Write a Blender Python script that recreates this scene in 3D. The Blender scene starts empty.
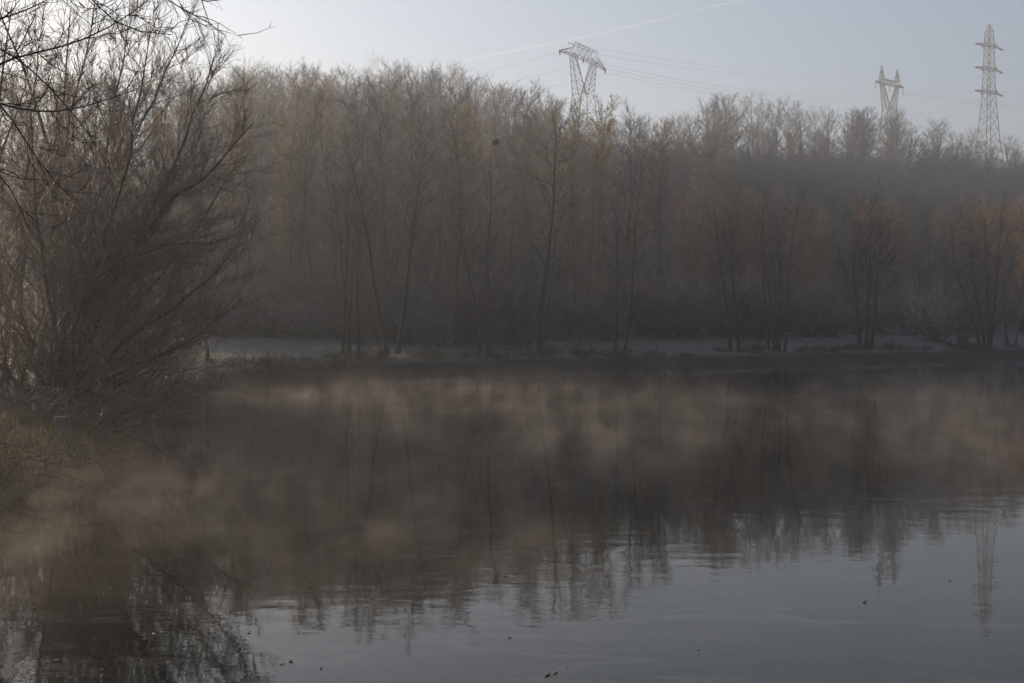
import bpy, math, random
import numpy as np
from mathutils import Vector

# ------------------------------------------------------------------ camera, sky, sun, exposure
S = bpy.context.scene
COL = S.collection
F = 1100.0            # focal length in pixels of the 1024 wide frame
CAMH = 3.0
HZ = 322.0            # pixel row of the horizon
cam = bpy.data.cameras.new('camera')
cam.sensor_width = 36.0
cam.lens = F / 1024 * 36.0
cam.clip_start = 0.1
cam.clip_end = 20000
camo = bpy.data.objects.new('camera', cam)
COL.objects.link(camo)
camo.location = (0, 0, CAMH)
camo.rotation_euler = (math.radians(90) - math.atan((341.5 - HZ) / F), 0, 0)
S.camera = camo

SUN_AZ = math.radians(-49)      # left of the view axis
SUN_EL = math.radians(17.5)
w = bpy.data.worlds.new('World')
S.world = w
w.use_nodes = True
nt = w.node_tree
bg = nt.nodes['Background']
sky = nt.nodes.new('ShaderNodeTexSky')
sky.sky_type = 'NISHITA'
sky.sun_disc = False
sky.sun_elevation = SUN_EL
sky.sun_rotation = SUN_AZ
sky.altitude = 100
sky.air_density = 1.2
sky.dust_density = 1.5
sky.ozone_density = 3.0
hs = nt.nodes.new('ShaderNodeHueSaturation')      # a hazy, less saturated winter sky
hs.inputs['Saturation'].default_value = 0.80
hs.inputs['Hue'].default_value = 0.506
nt.links.new(sky.outputs[0], hs.inputs['Color'])
nt.links.new(hs.outputs[0], bg.inputs[0])
bg.inputs[1].default_value = 0.10

sun = bpy.data.lights.new('sun', 'SUN')
sun.energy = 5.0
sun.angle = math.radians(0.6)
sun.color = (1.0, 0.75, 0.51)
suno = bpy.data.objects.new('sun', sun)
COL.objects.link(suno)
sd = Vector((math.sin(SUN_AZ) * math.cos(SUN_EL), math.cos(SUN_AZ) * math.cos(SUN_EL), math.sin(SUN_EL)))
suno.rotation_euler = (-sd).to_track_quat('-Z', 'Y').to_euler()
suno.location = sd * 300

S.view_settings.view_transform = 'Standard'
S.view_settings.look = 'None'
S.view_settings.exposure = 0.53
S.view_settings.gamma = 1.0
S.view_settings.use_curve_mapping = False
S.render.engine = 'CYCLES'
S.cycles.max_bounces = 4
S.cycles.diffuse_bounces = 1
S.cycles.glossy_bounces = 2
S.cycles.transparent_max_bounces = 8
S.cycles.volume_bounces = 0
S.cycles.volume_max_steps = 220
S.cycles.volume_step_rate = 1.0
S.cycles.use_denoising = True
S.cycles.caustics_reflective = False
S.cycles.caustics_refractive = False

HAZE_DENSITY = 0.00125
rng = np.random.default_rng(11)
random.seed(11)


# ------------------------------------------------------------------ helpers
def world(px, py, Y):
    """point at depth Y that the photograph shows at column px, row py"""
    return np.array([(px - 512.0) / F * Y, Y, CAMH + (HZ - py) / F * Y])


class MB:
    """collects triangles"""
    def __init__(s):
        s.v = []; s.f = []; s.n = 0

    def add(s, v, f):
        v = np.asarray(v, np.float32).reshape(-1, 3)
        f = np.asarray(f, np.int32).reshape(-1, 3)
        s.v.append(v); s.f.append(f + s.n); s.n += len(v)

    def tube(s, pts, rad, sides=5, cap=True):
        pts = np.asarray(pts, float); rad = np.asarray(rad, float)
        n = len(pts)
        t = np.gradient(pts, axis=0)
        t /= np.linalg.norm(t, axis=1, keepdims=True) + 1e-9
        ref = np.array([0.31, 0.27, 0.91]) if abs(t[0] @ np.array([0.31, 0.27, 0.91])) < .93 else np.array([1., 0, 0])
        a = np.cross(t, ref); a /= np.linalg.norm(a, axis=1, keepdims=True) + 1e-9
        b = np.cross(t, a)
        ang = np.arange(sides) * 2 * math.pi / sides
        ring = pts[:, None, :] + rad[:, None, None] * (np.cos(ang)[None, :, None] * a[:, None, :] + np.sin(ang)[None, :, None] * b[:, None, :])
        v = ring.reshape(-1, 3)
        f = []
        i = np.arange(n - 1)[:, None] * sides; j = np.arange(sides)[None, :]; k = (j + 1) % sides
        p, q, r, u = i + j, i + k, i + sides + k, i + sides + j
        f = np.concatenate([np.stack([p, q, r], -1).reshape(-1, 3), np.stack([p, r, u], -1).reshape(-1, 3)])
        if cap:
            v = np.concatenate([v, pts[[0]], pts[[-1]]])
            c0, c1 = n * sides, n * sides + 1
            jj = np.arange(sides); kk = (jj + 1) % sides
            f = np.concatenate([f, np.stack([kk, jj, np.full(sides, c0)], -1),
                                np.stack([jj + (n - 1) * sides, kk + (n - 1) * sides, np.full(sides, c1)], -1)])
        s.add(v, f)

    def bar(s, p, q, r, sides=4):
        s.tube([p, q], [r, r], sides)

    def twigs(s, P, D, L, R, rng, bend=0.25):
        """many small bent tapering twigs"""
        P = np.asarray(P); D = np.asarray(D); n = len(P)
        if n == 0: return
        a = np.cross(D, rng.normal(size=(n, 3))); a /= np.linalg.norm(a, axis=1, keepdims=True) + 1e-9
        b = np.cross(D, a)
        mid = P + D * (L * .5)[:, None]
        D2 = D + bend * rng.normal(size=(n, 3)); D2[:, 2] += bend * .4
        D2 /= np.linalg.norm(D2, axis=1, keepdims=True)
        tip = mid + D2 * (L * .5)[:, None]
        vs = []
        for c, rr in ((P, R), (mid, R * .75)):
            for k in range(3):
                an = k * 2.0944
                vs.append(c + rr[:, None] * (math.cos(an) * a + math.sin(an) * b))
        vs.append(tip)
        v = np.stack(vs, 1).reshape(-1, 3)
        tpl = []
        for k in range(3):
            m = (k + 1) % 3
            tpl += [[k, m, 3 + m], [k, 3 + m, 3 + k], [3 + k, 3 + m, 6]]
        f = (np.arange(n)[:, None, None] * 7 + np.array(tpl)[None]).reshape(-1, 3)
        s.add(v, f)
        return tip, mid

    def leaves(s, P, size, rng, droop=.5):
        """small folded leaves, two triangles each"""
        n = len(P)
        if n == 0: return
        d = rng.normal(size=(n, 3)); d[:, 2] -= droop
        d /= np.linalg.norm(d, axis=1, keepdims=True)
        a = np.cross(d, rng.normal(size=(n, 3))); a /= np.linalg.norm(a, axis=1, keepdims=True) + 1e-9
        b = np.cross(d, a)
        sz = (size * rng.uniform(.6, 1.3, n))[:, None]
        v = np.stack([P, P + d * sz * .5 + a * sz * .33 + b * sz * .12, P + d * sz, P + d * sz * .5 - a * sz * .33 + b * sz * .12], 1).reshape(-1, 3)
        f = (np.arange(n)[:, None, None] * 4 + np.array([[0, 1, 2], [0, 2, 3]])[None]).reshape(-1, 3)
        s.add(v, f)

    def mesh(s, name, mat, smooth=False):
        v = np.concatenate(s.v); f = np.concatenate(s.f)
        me = bpy.data.meshes.new(name)
        me.vertices.add(len(v)); me.vertices.foreach_set('co', v.ravel())
        me.loops.add(f.size); me.loops.foreach_set('vertex_index', f.ravel())
        me.polygons.add(len(f))
        me.polygons.foreach_set('loop_start', np.arange(len(f), dtype=np.int32) * 3)
        me.polygons.foreach_set('loop_total', np.full(len(f), 3, np.int32))
        if smooth: me.polygons.foreach_set('use_smooth', np.ones(len(f), bool))
        me.update(calc_edges=True)
        me.materials.append(mat)
        return me

    def obj(s, name, mat, parent=None, smooth=False):
        o = bpy.data.objects.new(name, s.mesh(name, mat, smooth))
        COL.objects.link(o)
        if parent: o.parent = parent
        return o


def thing(name, label, cat, loc=(0, 0, 0), group=None):
    o = bpy.data.objects.new(name, None)
    o.empty_display_size = .5
    COL.objects.link(o)
    o.location = loc
    tag(o, label, cat, group)
    return o


def tag(o, label=None, cat=None, group=None, kind=None):
    if label: o['label'] = label
    if cat: o['category'] = cat
    if group: o['group'] = group
    if kind: o['kind'] = kind
    return o


def dup(root, loc, rz=0., sc=(1, 1, 1), label=None, group=None):
    r = root.copy(); COL.objects.link(r)
    r.location = loc; r.rotation_euler = (0, 0, rz); r.scale = sc
    if label: r['label'] = label
    if group: r['group'] = group
    for ch in list(root.children):
        c = ch.copy(); COL.objects.link(c); c.parent = r
        for g in ch.children:
            d = g.copy(); COL.objects.link(d); d.parent = c
    return r


# ------------------------------------------------------------------ materials
def nodes(name):
    m = bpy.data.materials.new(name); m.use_nodes = True
    t = m.node_tree
    return m, t, t.nodes['Principled BSDF']


def ramp(t, fac, stops):
    r = t.nodes.new('ShaderNodeValToRGB')
    e = r.color_ramp.elements
    e[0].position, e[0].color = stops[0][0], (*stops[0][1], 1)
    e[1].position, e[1].color = stops[-1][0], (*stops[-1][1], 1)
    for p, c in stops[1:-1]:
        x = e.new(p); x.color = (*c, 1)
    t.links.new(fac, r.inputs[0])
    return r.outputs[0]


def noise(t, scale, detail=3, coord='Object', rough=.55, vec=None):
    n = t.nodes.new('ShaderNodeTexNoise')
    n.inputs['Scale'].default_value = scale
    n.inputs['Detail'].default_value = detail
    n.inputs['Roughness'].default_value = rough
    if vec is None:
        tc = t.nodes.new('ShaderNodeTexCoord'); vec = tc.outputs[coord]
    t.links.new(vec, n.inputs['Vector'])
    return n.outputs[0]


def bark(name, c1, c2, scale=3., rough=.8, spec=.3, vary=.0):
    m, t, p = nodes(name)
    c = ramp(t, noise(t, scale, 4), [(.3, c1), (.7, c2)])
    if vary:
        oi = t.nodes.new('ShaderNodeObjectInfo')
        h = t.nodes.new('ShaderNodeHueSaturation')
        mr = t.nodes.new('ShaderNodeMapRange')
        mr.inputs[3].default_value = 1 - vary; mr.inputs[4].default_value = 1 + vary
        t.links.new(oi.outputs['Random'], mr.inputs[0])
        t.links.new(mr.outputs[0], h.inputs['Value'])
        t.links.new(c, h.inputs['Color']); c = h.outputs[0]
    t.links.new(c, p.inputs['Base Color'])
    p.inputs['Roughness'].default_value = rough
    p.inputs['Specular IOR Level'].default_value = spec
    return m


def leafmat(name, c1, c2):
    m, t, p = nodes(name)
    c = ramp(t, noise(t, 1.3, 3), [(.3, c1), (.7, c2)])
    t.links.new(c, p.inputs['Base Color'])
    p.inputs['Roughness'].default_value = .6
    tr = t.nodes.new('ShaderNodeBsdfTranslucent')
    t.links.new(c, tr.inputs[0])
    mx = t.nodes.new('ShaderNodeMixShader'); mx.inputs[0].default_value = .4
    t.links.new(p.outputs[0], mx.inputs[1]); t.links.new(tr.outputs[0], mx.inputs[2])
    t.links.new(mx.outputs[0], t.nodes['Material Output'].inputs[0])
    return m


M = {}
M['bark_grey'] = bark('grey bark', (.04, .034, .028), (.10, .088, .074), 4, vary=.3)
M['twig_grey'] = bark('grey twigs', (.10, .09, .078), (.20, .18, .16), 1, .7, .3, vary=.3)
M['twig_dark'] = bark('dark twigs', (.045, .04, .036), (.10, .088, .078), 1, .8, .2, vary=.3)
M['twig_brown'] = bark('brown twigs', (.12, .088, .062), (.21, .16, .115), 1, .7, .3, vary=.3)
M['twig_russet'] = bark('russet twigs', (.15, .085, .045), (.26, .155, .08), 1, .7, .3, vary=.25)
M['twig_pale'] = bark('pale twigs', (.24, .22, .20), (.36, .34, .32), 1, .55, .4, vary=.2)  # frost and sun glints are both put into this pale colour
M['twig_near'] = bark('shining willow twigs', (.14, .092, .066), (.28, .20, .15), 2, .55, .4)
M['bark_near'] = bark('willow bark', (.04, .034, .028), (.12, .105, .09), 9, .75, .35)
M['bark_dark'] = bark('near-black bark', (.014, .012, .010), (.038, .032, .027), 12, .9, .15)  # very dark, matt bark colour
M['ivy'] = leafmat('ivy leaves', (.018, .028, .014), (.05, .062, .03))
M['leaf_yellow'] = leafmat('yellowing leaves', (.27, .19, .055), (.42, .31, .10))
M['leaf_orange'] = leafmat('rusty leaves', (.17, .085, .035), (.26, .14, .065))
M['leaf_dry'] = leafmat('dry brown leaves', (.14, .09, .05), (.24, .16, .09))
M['steel'] = bark('galvanised steel', (.035, .036, .038), (.065, .067, .07), .6, .6, .4)
M['steel_dark'] = bark('dark insulator glass', (.03, .032, .035), (.05, .052, .055), 2, .4, .5)
M['wire'] = bark('aluminium cable', (.12, .12, .125), (.18, .18, .185), .2, .5, .5)

# ground: frosted grass near the water, leaf litter under the wood
m, t, p = nodes('frosted grass and leaf litter')
g = t.nodes.new('ShaderNodeNewGeometry')
base = ramp(t, noise(t, .9, 8, rough=.7, vec=g.outputs['Position']), [(.30, (.045, .05, .028)), (.5, (.085, .08, .055)), (.66, (.13, .11, .075))])
frost = ramp(t, noise(t, 1.6, 9, rough=.72, vec=g.outputs['Position']), [(.40, (0, 0, 0)), (.60, (1, 1, 1))])
mx = t.nodes.new('ShaderNodeMix'); mx.data_type = 'RGBA'
t.links.new(frost, mx.inputs[0]); t.links.new(base, mx.inputs[6])
mx.inputs[7].default_value = (.175, .18, .175, 1)
litter = ramp(t, noise(t, 2.2, 6, vec=g.outputs['Position']), [(.3, (.05, .038, .028)), (.7, (.12, .085, .06))])
sx = t.nodes.new('ShaderNodeSeparateXYZ'); t.links.new(g.outputs['Position'], sx.inputs[0])
mr = t.nodes.new('ShaderNodeMapRange'); mr.inputs[1].default_value = 2.0; mr.inputs[2].default_value = 2.6
t.links.new(sx.outputs[2], mr.inputs[0])
mx2 = t.nodes.new('ShaderNodeMix'); mx2.data_type = 'RGBA'
t.links.new(mr.outputs[0], mx2.inputs[0]); t.links.new(mx.outputs[2], mx2.inputs[6]); t.links.new(litter, mx2.inputs[7])
mud = t.nodes.new('ShaderNodeMapRange'); mud.inputs[1].default_value = .72; mud.inputs[2].default_value = .42
t.links.new(sx.outputs[2], mud.inputs[0])
mx3 = t.nodes.new('ShaderNodeMix'); mx3.data_type = 'RGBA'
t.links.new(mud.outputs[0], mx3.inputs[0]); t.links.new(mx2.outputs[2], mx3.inputs[6]); mx3.inputs[7].default_value = (.028, .026, .018, 1)
t.links.new(mx3.outputs[2], p.inputs['Base Color']); p.inputs['Roughness'].default_value = .95
p.inputs['Specular IOR Level'].default_value = .15
M['ground'] = m

# pond water: dark, mirror-like, faint ripples
m, t, p = nodes('still pond water')
p.inputs['Base Color'].default_value = (.010, .011, .009, 1)
p.inputs['Roughness'].default_value = .02
p.inputs['IOR'].default_value = 1.333
p.inputs['Specular IOR Level'].default_value = .5
g = t.nodes.new('ShaderNodeNewGeometry')
mf = t.nodes.new('ShaderNodeMapping'); mf.inputs['Scale'].default_value = (.16, .55, 1); mf.inputs['Rotation'].default_value = (0, 0, .12)
t.links.new(g.outputs['Position'], mf.inputs[0])
fl = ramp(t, noise(t, 1.0, 6, rough=.6, vec=mf.outputs[0]), [(.485, (.010, .011, .009)), (.50, (.042, .043, .04)), (.515, (.010, .011, .009))])
t.links.new(fl, p.inputs['Base Color'])
mp = t.nodes.new('ShaderNodeMapping'); mp.inputs['Scale'].default_value = (.55, 1.0, 1)
t.links.new(g.outputs['Position'], mp.inputs[0])
n1 = noise(t, 2.3, 3, rough=.5, vec=mp.outputs[0])
n2 = noise(t, .12, 2, vec=g.outputs['Position'])
r2 = t.nodes.new('ShaderNodeMapRange'); r2.inputs[1].default_value = .4; r2.inputs[2].default_value = .65
r2.inputs[3].default_value = .25; r2.inputs[4].default_value = 1.0
t.links.new(n2, r2.inputs[0])
bp = t.nodes.new('ShaderNodeBump'); bp.inputs['Distance'].default_value = .0045
t.links.new(r2.outputs[0], bp.inputs['Strength'])
t.links.new(n1, bp.inputs['Height']); t.links.new(bp.outputs[0], p.inputs['Normal'])
M['water'] = m

M['grass'] = leafmat('dry pale grass', (.15, .125, .05), (.42, .31, .13))
M['grass_frost'] = leafmat('frosted grass', (.09, .095, .07), (.25, .258, .235))
M['sedge'] = leafmat('dull sedge', (.035, .035, .018), (.10, .085, .05))
M['moss'] = bark('mossy cut wood', (.10, .09, .04), (.22, .17, .09), 9)

# ------------------------------------------------------------------ terrain
POND = np.array([(-7.4, 14), (-8.3, 18), (-8.9, 22), (-10.2, 28), (-12.4, 36), (-13.4, 45), (-14.2, 53), (-13.0, 57), (-10.1, 61), (-5.5, 65.6), (-1, 69),
                 (3.1, 71.5), (8, 75.5), (13.3, 78), (20, 81), (26.9, 85), (35, 90), (45, 97), (80, 108), (130, 100), (150, 60), (120, 10), (60, 2),
                 (10, 3), (-4, 4), (-6.2, 9)], float)


def pond_sd(x, y):
    """signed distance to the waterline, positive on land"""
    x = np.asarray(x, float); y = np.asarray(y, float)
    d = np.full(x.shape, 1e9); ins = np.zeros(x.shape, bool)
    for (x0, y0), (x1, y1) in zip(POND, np.roll(POND, -1, 0)):
        ex, ey = x1 - x0, y1 - y0
        tt = np.clip(((x - x0) * ex + (y - y0) * ey) / (ex * ex + ey * ey), 0, 1)
        d = np.minimum(d, np.hypot(x - x0 - tt * ex, y - y0 - tt * ey))
        c = ((y0 > y) != (y1 > y)) & (x < ex * (y - y0) / (ey + 1e-12) + x0)
        ins ^= c
    return np.where(ins, -d, d)


def wob(x, y):
    return .5 * np.sin(.9 * x + 1.3 * np.sin(.5 * y)) + .5 * np.sin(1.1 * y + 1.7 * np.sin(.37 * x + 1))


def ground_h(x, y):
    x = np.asarray(x, float); y = np.asarray(y, float)
    d = pond_sd(x, y) + .35 * wob(x, y)
    dd = np.maximum(d, 0)
    z = np.where(d > 0, .62 * (1 - np.exp(-dd / .9)) + .060 * np.minimum(dd, 24) + .07 * wob(x * .8, y * .8) * np.minimum(dd, 1), np.maximum(-1.6, d * .5) - .02)
    yf = 102 + .4 * np.clip(x, 0, 120)
    u = np.maximum(y - yf, 0)
    ridge = 100 + .45 * np.clip(x, 0, 120)
    u1 = np.minimum(u, ridge); u2 = np.clip(u - ridge, 0, 230); u3 = np.clip(u - ridge - 230, 0, 600)
    k = u1 * u1 / (u1 + 14)
    z = z + .268 * k + .165 * u2 + .08 * u3
    z = z + 1.2 * np.sin(x * .05 + 1) * np.sin(y * .04) * np.clip(u / 40, 0, 1)
    # behind the viewer and to the sides the land stays low
    return z


def axis(parts):
    return np.concatenate([np.arange(a, b, s) for a, b, s in parts])


gx = axis([(-900, -200, 50), (-200, -40, 8), (-40, 60, .8), (60, 240, 6), (240, 901, 50)])
gy = axis([(-100, -4, 16), (-4, 60, 1.), (60, 112, .6), (112, 340, 6), (340, 1301, 40)])
GX, GY = np.meshgrid(gx, gy)
GZ = ground_h(GX, GY)
mb = MB()
nx, ny = len(gx), len(gy)
i = np.arange(ny - 1)[:, None] * nx + np.arange(nx - 1)[None]
mb.add(np.stack([GX, GY, GZ], -1), np.concatenate([np.stack([i, i + 1, i + nx + 1], -1).reshape(-1, 3), np.stack([i, i + nx + 1, i + nx], -1).reshape(-1, 3)]))
tag(mb.obj('ground', M['ground'], smooth=True), kind='structure')

mb = MB()
wx, wy = np.meshgrid(np.linspace(-20, 155, 60), np.linspace(1, 112, 40))
i = np.arange(39)[:, None] * 60 + np.arange(59)[None]
mb.add(np.stack([wx, wy, wx * 0], -1), np.concatenate([np.stack([i, i + 1, i + 61], -1).reshape(-1, 3), np.stack([i, i + 61, i + 60], -1).reshape(-1, 3)]))
tag(mb.obj('water', M['water']), kind='structure')


# ------------------------------------------------------------------ haze and mist
def box_obj(name, lo, hi, mat):
    v = [(x, y, z) for x in (lo[0], hi[0]) for y in (lo[1], hi[1]) for z in (lo[2], hi[2])]
    f = [(0, 1, 3, 2), (4, 6, 7, 5), (0, 4, 5, 1), (2, 3, 7, 6), (0, 2, 6, 4), (1, 5, 7, 3)]
    me = bpy.data.meshes.new(name); me.from_pydata(v, [], f); me.update()
    me.materials.append(mat)
    o = bpy.data.objects.new(name, me); COL.objects.link(o)
    return o


m = bpy.data.materials.new('morning haze'); m.use_nodes = True
t = m.node_tree; t.nodes.remove(t.nodes['Principled BSDF'])
pv = t.nodes.new('ShaderNodeVolumePrincipled')
pv.inputs['Color'].default_value = (.82, .90, 1.0, 1)
pv.inputs['Density'].default_value = HAZE_DENSITY
pv.inputs['Anisotropy'].default_value = .4
t.links.new(pv.outputs[0], t.nodes['Material Output'].inputs['Volume'])
tag(box_obj('haze', (-930, -120, -3), (930, 1320, 142), m), kind='stuff')

m = bpy.data.materials.new('steam off the water'); m.use_nodes = True
t = m.node_tree; t.nodes.remove(t.nodes['Principled BSDF'])
vs = t.nodes.new('ShaderNodeVolumeScatter')
vs.inputs['Color'].default_value = (.98, .89, .80, 1)
vs.inputs['Anisotropy'].default_value = .35
tc = t.nodes.new('ShaderNodeTexCoord')
mp = t.nodes.new('ShaderNodeMapping'); mp.inputs['Scale'].default_value = (1.0, .55, .75)
t.links.new(tc.outputs['Object'], mp.inputs[0])
n = noise(t, 1.0, 5, vec=mp.outputs[0], rough=.66)
n.node.inputs['Distortion'].default_value = .6
rm = t.nodes.new('ShaderNodeMapRange'); rm.inputs[1].default_value = .455; rm.inputs[2].default_value = .68
rm.inputs[3].default_value = 0; rm.inputs[4].default_value = 1
t.links.new(n, rm.inputs[0])
sx = t.nodes.new('ShaderNodeSeparateXYZ'); t.links.new(tc.outputs['Object'], sx.inputs[0])
ex = t.nodes.new('ShaderNodeMath'); ex.operation = 'MULTIPLY'; ex.inputs[1].default_value = -1 / .55
t.links.new(sx.outputs[2], ex.inputs[0])
e2 = t.nodes.new('ShaderNodeMath'); e2.operation = 'EXPONENT'; t.links.new(ex.outputs[0], e2.inputs[0])
wn = noise(t, .35, 2, vec=tc.outputs['Object'])
wm = t.nodes.new('ShaderNodeMapRange'); wm.inputs[1].default_value = .40; wm.inputs[2].default_value = .70
wm.inputs[3].default_value = -1 / .20; wm.inputs[4].default_value = -1 / .75
t.links.new(wn, wm.inputs[0]); t.links.new(wm.outputs[0], ex.inputs[1])
mu = t.nodes.new('ShaderNodeMath'); mu.operation = 'MULTIPLY'
t.links.new(rm.outputs[0], mu.inputs[0]); t.links.new(e2.outputs[0], mu.inputs[1])
# thin towards the viewer: the near water is clear
ny_ = t.nodes.new('ShaderNodeMapRange'); ny_.inputs[1].default_value = 8; ny_.inputs[2].default_value = 15
ny_.inputs[3].default_value = .3; ny_.inputs[4].default_value = 1
t.links.new(sx.outputs[1], ny_.inputs[0])
mu2 = t.nodes.new('ShaderNodeMath'); mu2.operation = 'MULTIPLY'
fy = t.nodes.new('ShaderNodeMapRange'); fy.inputs[1].default_value = 36; fy.inputs[2].default_value = 66
fy.inputs[3].default_value = 1; fy.inputs[4].default_value = .15
t.links.new(sx.outputs[1], fy.inputs[0])
mu4 = t.nodes.new('ShaderNodeMath'); mu4.operation = 'MULTIPLY'
t.links.new(mu.outputs[0], mu4.inputs[0]); t.links.new(fy.outputs[0], mu4.inputs[1])
# broad patches
big = noise(t, .13, 3, vec=tc.outputs['Object'])
bm = t.nodes.new('ShaderNodeMapRange'); bm.inputs[1].default_value = .42; bm.inputs[2].default_value = .64
bm.inputs[3].default_value = .05; bm.inputs[4].default_value = 1.9
t.links.new(big, bm.inputs[0])
acc = t.nodes.new('ShaderNodeMath'); acc.operation = 'MULTIPLY'; acc.inputs[1].default_value = .5
t.links.new(bm.outputs[0], acc.inputs[0])
for bx, by, rx, ry, am in ((-5, 15, 6.5, 6, .65), (2.5, 28, 4, 6, 1.0), (-5, 46, 9, 6, .8), (13, 44, 11, 5, .55), (-2.5, 21, 4.5, 5, .55), (13, 27, 7, 6, .35), (3, 37, 5, 5, .5)):
    dv = t.nodes.new('ShaderNodeVectorMath'); dv.operation = 'SUBTRACT'; dv.inputs[1].default_value = (bx, by, 0)
    t.links.new(tc.outputs['Object'], dv.inputs[0])
    dm = t.nodes.new('ShaderNodeVectorMath'); dm.operation = 'MULTIPLY'; dm.inputs[1].default_value = (1 / rx, 1 / ry, 0)
    t.links.new(dv.outputs[0], dm.inputs[0])
    dl = t.nodes.new('ShaderNodeVectorMath'); dl.operation = 'LENGTH'; t.links.new(dm.outputs[0], dl.inputs[0])
    df_ = t.nodes.new('ShaderNodeMapRange'); df_.interpolation_type = 'SMOOTHSTEP'
    df_.inputs[1].default_value = 1.15; df_.inputs[2].default_value = .1; df_.inputs[3].default_value = 0; df_.inputs[4].default_value = am
    t.links.new(dl.outputs['Value'], df_.inputs[0])
    ad = t.nodes.new('ShaderNodeMath'); ad.operation = 'ADD'
    t.links.new(acc.outputs[0], ad.inputs[0]); t.links.new(df_.outputs[0], ad.inputs[1]); acc = ad
mu5 = t.nodes.new('ShaderNodeMath'); mu5.operation = 'MULTIPLY'
t.links.new(mu4.outputs[0], mu5.inputs[0]); t.links.new(acc.outputs[0], mu5.inputs[1])
t.links.new(mu5.outputs[0], mu2.inputs[0]); t.links.new(ny_.outputs[0], mu2.inputs[1])
mu3 = t.nodes.new('ShaderNodeMath'); mu3.operation = 'MULTIPLY'; mu3.inputs[1].default_value = .165
t.links.new(mu2.outputs[0], mu3.inputs[0])
t.links.new(mu3.outputs[0], vs.inputs['Density'])
t.links.new(vs.outputs[0], t.nodes['Material Output'].inputs['Volume'])
mist = box_obj('mist', (-13, 7, .02), (70, 96, 2.2), m)
tag(mist, kind='stuff')


# ------------------------------------------------------------------ trees
def rot_from(tan, ang, az, rng):
    a = np.cross(tan, [0.2, 0.3, 0.93]); na = np.linalg.norm(a)
    a = a / na if na > .05 else np.array([1., 0, 0])
    b = np.cross(tan, a)
    return tan * math.cos(ang) + math.sin(ang) * (math.cos(az) * a + math.sin(az) * b)


def polyline(p, d, L, n, up, wig, rng):
    pts = [np.array(p)]; d = d / np.linalg.norm(d)
    for _ in range(n):
        d = d + wig * rng.normal(size=3) / math.sqrt(n) + np.array([0, 0, up / n])
        d = d / np.linalg.norm(d)
        pts.append(pts[-1] + d * L / n)
    return np.array(pts)


def sprout(stem, n, t0, t1, lenf, ang, up, wig, rf, seg, rng, taper=.25):
    """n side branches along a stem (pts, rad)"""
    pts, rad = stem
    out = []
    az = rng.uniform(0, 6.28)
    N = len(pts) - 1
    for k in range(n):
        tt = t0 + (t1 - t0) * (k + rng.uniform(0, 1)) / n
        q = min(tt * N, N - 1e-6); i = int(q); fr = q - i
        p = pts[i] * (1 - fr) + pts[i + 1] * fr
        tan = pts[i + 1] - pts[i]; tan /= np.linalg.norm(tan)
        r = rad[i] * (1 - fr) + rad[i + 1] * fr
        az += 2.4 + rng.normal() * .5
        d = rot_from(tan, rng.uniform(*ang), az, rng)
        L = lenf(tt) * rng.uniform(.7, 1.25)
        pp = polyline(p, d, L, seg, up, wig, rng)
        r0 = max(.004, min(r * .8, rf * L))
        out.append((pp, np.linspace(r0, r0 * taper, seg + 1)))
    return out


def twig_points(brs, dens, t0, rng):
    """sample positions and directions along branches: dens twigs per metre"""
    P, T = [], []
    for pts, rad in brs:
        L = np.linalg.norm(np.diff(pts, axis=0), axis=1).sum()
        n = rng.poisson(dens * L)
        if n == 0: continue
        tt = rng.uniform(t0, 1, n) * (len(pts) - 1) * .999
        i = tt.astype(int); fr = (tt - i)[:, None]
        P.append(pts[i] * (1 - fr) + pts[i + 1] * fr)
        tn = pts[i + 1] - pts[i]
        T.append(tn / np.linalg.norm(tn, axis=1, keepdims=True))
    if not P: return np.zeros((0, 3)), np.zeros((0, 3))
    return np.concatenate(P), np.concatenate(T)


def twig_dirs(T, spread, up, rng):
    D = T + spread * rng.normal(size=T.shape); D[:, 2] += up
    return D / np.linalg.norm(D, axis=1, keepdims=True)


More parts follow.
